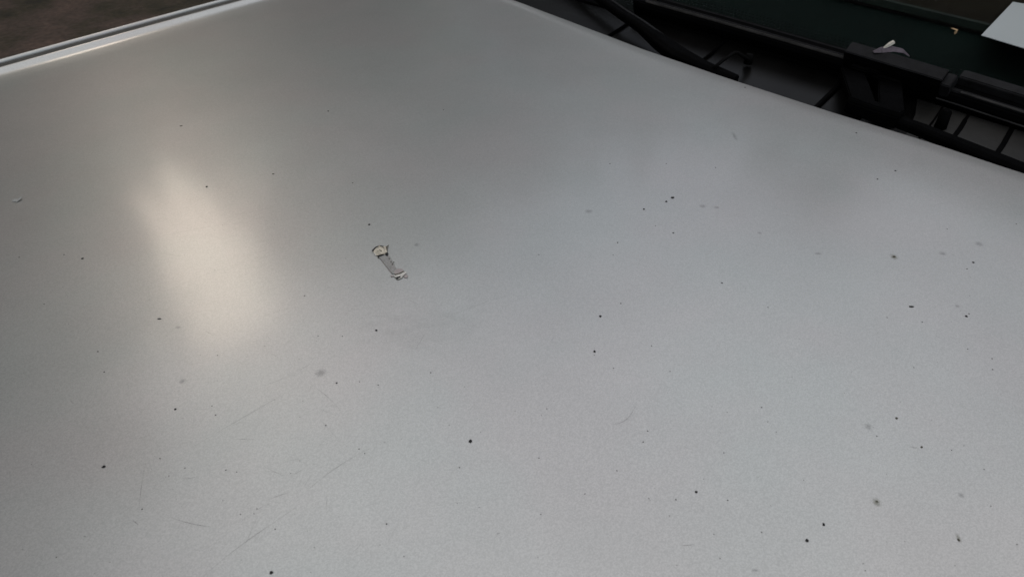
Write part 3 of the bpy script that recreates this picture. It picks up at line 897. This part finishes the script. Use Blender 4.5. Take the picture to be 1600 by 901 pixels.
BIG = [
    (735, 689, 5.5, 5.5, 'round black speck, boldest of those below the torn scrap in the middle of the bonnet', 0),
    (162, 729, 6.5, 4.5, 'bean-shaped black speck low on the left side of the bonnet', 1),
    (424, 894, 6, 5, 'black speck at the bottom edge beside the long curved scratch', 2),
    (929, 549, 4.2, 4.2, 'lower of two round black specks right of the torn scrap', 3),
    (938, 494, 4, 4, 'upper of two round black specks right of the torn scrap', 4),
    (1088, 768, 5, 4, 'lone dark speck midway along the bottom half of the bonnet', 5),
    (1261, 844, 5.5, 5, 'lower of two black specks left of the round greenish spot', 0),
    (1287, 819, 4.2, 5.2, 'upper of two black specks left of the round greenish spot', 1),
    (1424, 479, 9, 3.2, 'long flat black sliver on the right side of the bonnet', 2),
    (1510, 494, 4.5, 3.5, 'black speck with a smaller one close above it, right of the flat sliver', 3),
    (1521, 410, 3.6, 3.2, 'small black speck just below the oval grey spot at the right edge', 4),
    (1397, 401, 5, 3.6, 'dark speck in the centre of a small greenish halo', 6),
    (129, 404, 4, 3.6, 'black speck left of the warm glow, below the pale flake', 5),
    (249, 498, 6.5, 2.4, 'thin lying black sliver at the lower left border of the warm glow', 0),
    (323, 292, 3.4, 3.4, 'black speck at the top of the warm glow', 1),
    (283, 197, 5, 2.6, 'flat brownish speck above the warm glow', 6),
    (427, 272, 4, 2.4, 'flat brownish speck up and right of the warm glow', 7),
    (577, 351, 3.4, 3.4, 'black speck just above the torn scrap', 2),
    (588, 516, 4.5, 3.2, 'hooked black speck below the torn scrap', 3),
    (274, 639, 3.6, 3.6, 'black speck at the left end of the straight hairline scratch', 4),
    (1051, 309, 6, 4.2, 'biggest of three black specks in a row below the cowl', 5),
    (1041, 315, 3.4, 3.2, 'middle of three black specks in a row below the cowl', 0),
    (1006, 327, 3.4, 3.2, 'leftmost of three black specks in a row below the cowl', 1),
    (1401, 653, 4, 3.6, 'brownish speck above the short grey dash on the right', 7),
    (1440, 698, 4.2, 3.4, 'brownish speck at the end of the short grey dash on the right', 6),
    (1498, 843, 3.6, 4.2, 'brownish speck in the lower right corner under a faint streak', 7),
    (1370, 783, 4.0, 3.0, 'olive brown crumb in the middle of the round greenish spot', 7),
]
for (px, py, w_, h_, lb, me_) in BIG:
    grit(px, py, w_ * .93, h_ * .93, lb, 'grit specks on the bonnet', me_, 0.0)
TINY = [(959, 575, 2), (1514, 490, 2.4), (1511, 420, 2.2), (1441, 503, 2.2), (1386, 496, 2), (513, 174, 3), (551, 286, 2.4), (693, 172, 2.4), (153, 549, 2.8), (163, 581, 2.8), (337, 648, 2.8), (526, 598, 3.2),
        (476, 462, 2.4), (673, 582, 2.4), (591, 601, 2.2), (497, 525, 2), (965, 379, 2.8), (1052, 364, 3), (1128, 442, 3), (970, 474, 2.4), (953, 256, 2.2), (1041, 256, 2), (1005, 690, 2.6), (1012, 673, 2.4),
        (1190, 636, 2.4), (1399, 267, 3.4), (1371, 280, 3), (1428, 574, 2), (1487, 703, 2.2), (604, 818, 2.8), (561, 701, 2.2), (570, 708, 2.2), (250, 716, 2.4), (353, 734, 2.4), (370, 737, 2.2), (222, 795, 2.6),
        (430, 826, 2.4), (1056, 780, 2.6), (1137, 781, 2.4), (1190, 831, 2.4), (845, 803, 2.2), (718, 730, 2.4), (1550, 560, 2.2), (1338, 208, 3), (69, 475, 2.2), (100, 398, 2.4), (30, 402, 2.4), (535, 525, 2),
        (340, 555, 2), (289, 731, 2.2), (331, 634, 2), (264, 743, 2), (376, 803, 2.2), (397, 802, 2), (509, 664, 2.4), (562, 596, 2), (1164, 137, 2.6), (914, 771, 2.2), (1370, 681, 2.4), (1589, 850, 2.2),
        (1600 - 12, 350, 2), (1480, 358, 2), (1512, 545, 2), (1551, 577, 2.2), (1548, 790, 2), (1352, 901 - 10, 2), (842, 715, 2), (964, 735, 2.2), (1131, 707, 2), (1047, 580, 2), (1018, 540, 2), (958, 398, 2),
        (842, 398, 2), (1024, 353, 1.8), (1118, 262, 2), (1200, 480, 2)]
MARKS = [(310, 380, 'inside or beside the warm glow'), (360, 770, 'among the hairline scratches at the lower left'), (610, 410, 'close around the torn scrap'), (520, 600, 'beside the round grey water spot below the glow'),
         (935, 520, 'near the two round black specks right of the scrap'), (1035, 325, 'near the row of three black specks below the cowl'), (1330, 790, 'near the round greenish spot'),
         (1440, 490, 'near the flat black sliver on the right'), (1340, 230, 'close to the cowl edge at the upper right'), (740, 700, 'around the bold round speck below the middle'),
         (60, 400, 'at the far left edge under the pale flake'), (1090, 760, 'near the lone dark speck of the lower middle'), (560, 200, 'on the empty upper middle paint'), (1010, 660, 'by the curved scratch right of the middle'),
         (1540, 820, 'in the lower right corner')]
def mark_of(px, py): return min(MARKS, key=lambda m: (m[0] - px) ** 2 + (m[1] - py) ** 2)[2]
for i, (px, py, w_) in enumerate(TINY):
    grit(px, py, w_ * .85, w_ * .78, 'pinprick of dark grit ' + mark_of(px, py), 'pinprick grit ' + mark_of(px, py), 20 + i % 6, i * 1.7)
# dust finer than anyone could count
rd = random.Random(77)
verts, faces = [], []
for k in range(340):
    px, py = rd.uniform(0, 1600), rd.uniform(120, 900)
    if py < 0.34 * (px - 800) + 25: continue
    p = on_hood(px, py, .0001); s = rd.uniform(.00012, .00030)
    i = len(verts)
    a = rd.uniform(0, 6.28)
    for q in range(4):
        verts.append(p + Vector((math.cos(a + q * 1.57) * s * rd.uniform(.5, 1.4), math.sin(a + q * 1.57) * s * rd.uniform(.5, 1.4), 0)))
    verts.append(p + Vector((0, 0, s * .5)))
    for q in range(4): faces.append((i + q, i + (q + 1) % 4, i + 4))
M_DUST = simple('fine_dust', (0.13, 0.13, 0.12), 0.9)
dust = from_py('dust', verts, faces, M_DUST, None, False)
tag(dust, 'fine dark dust sprinkled all over the silver bonnet', 'dust', kind='stuff')
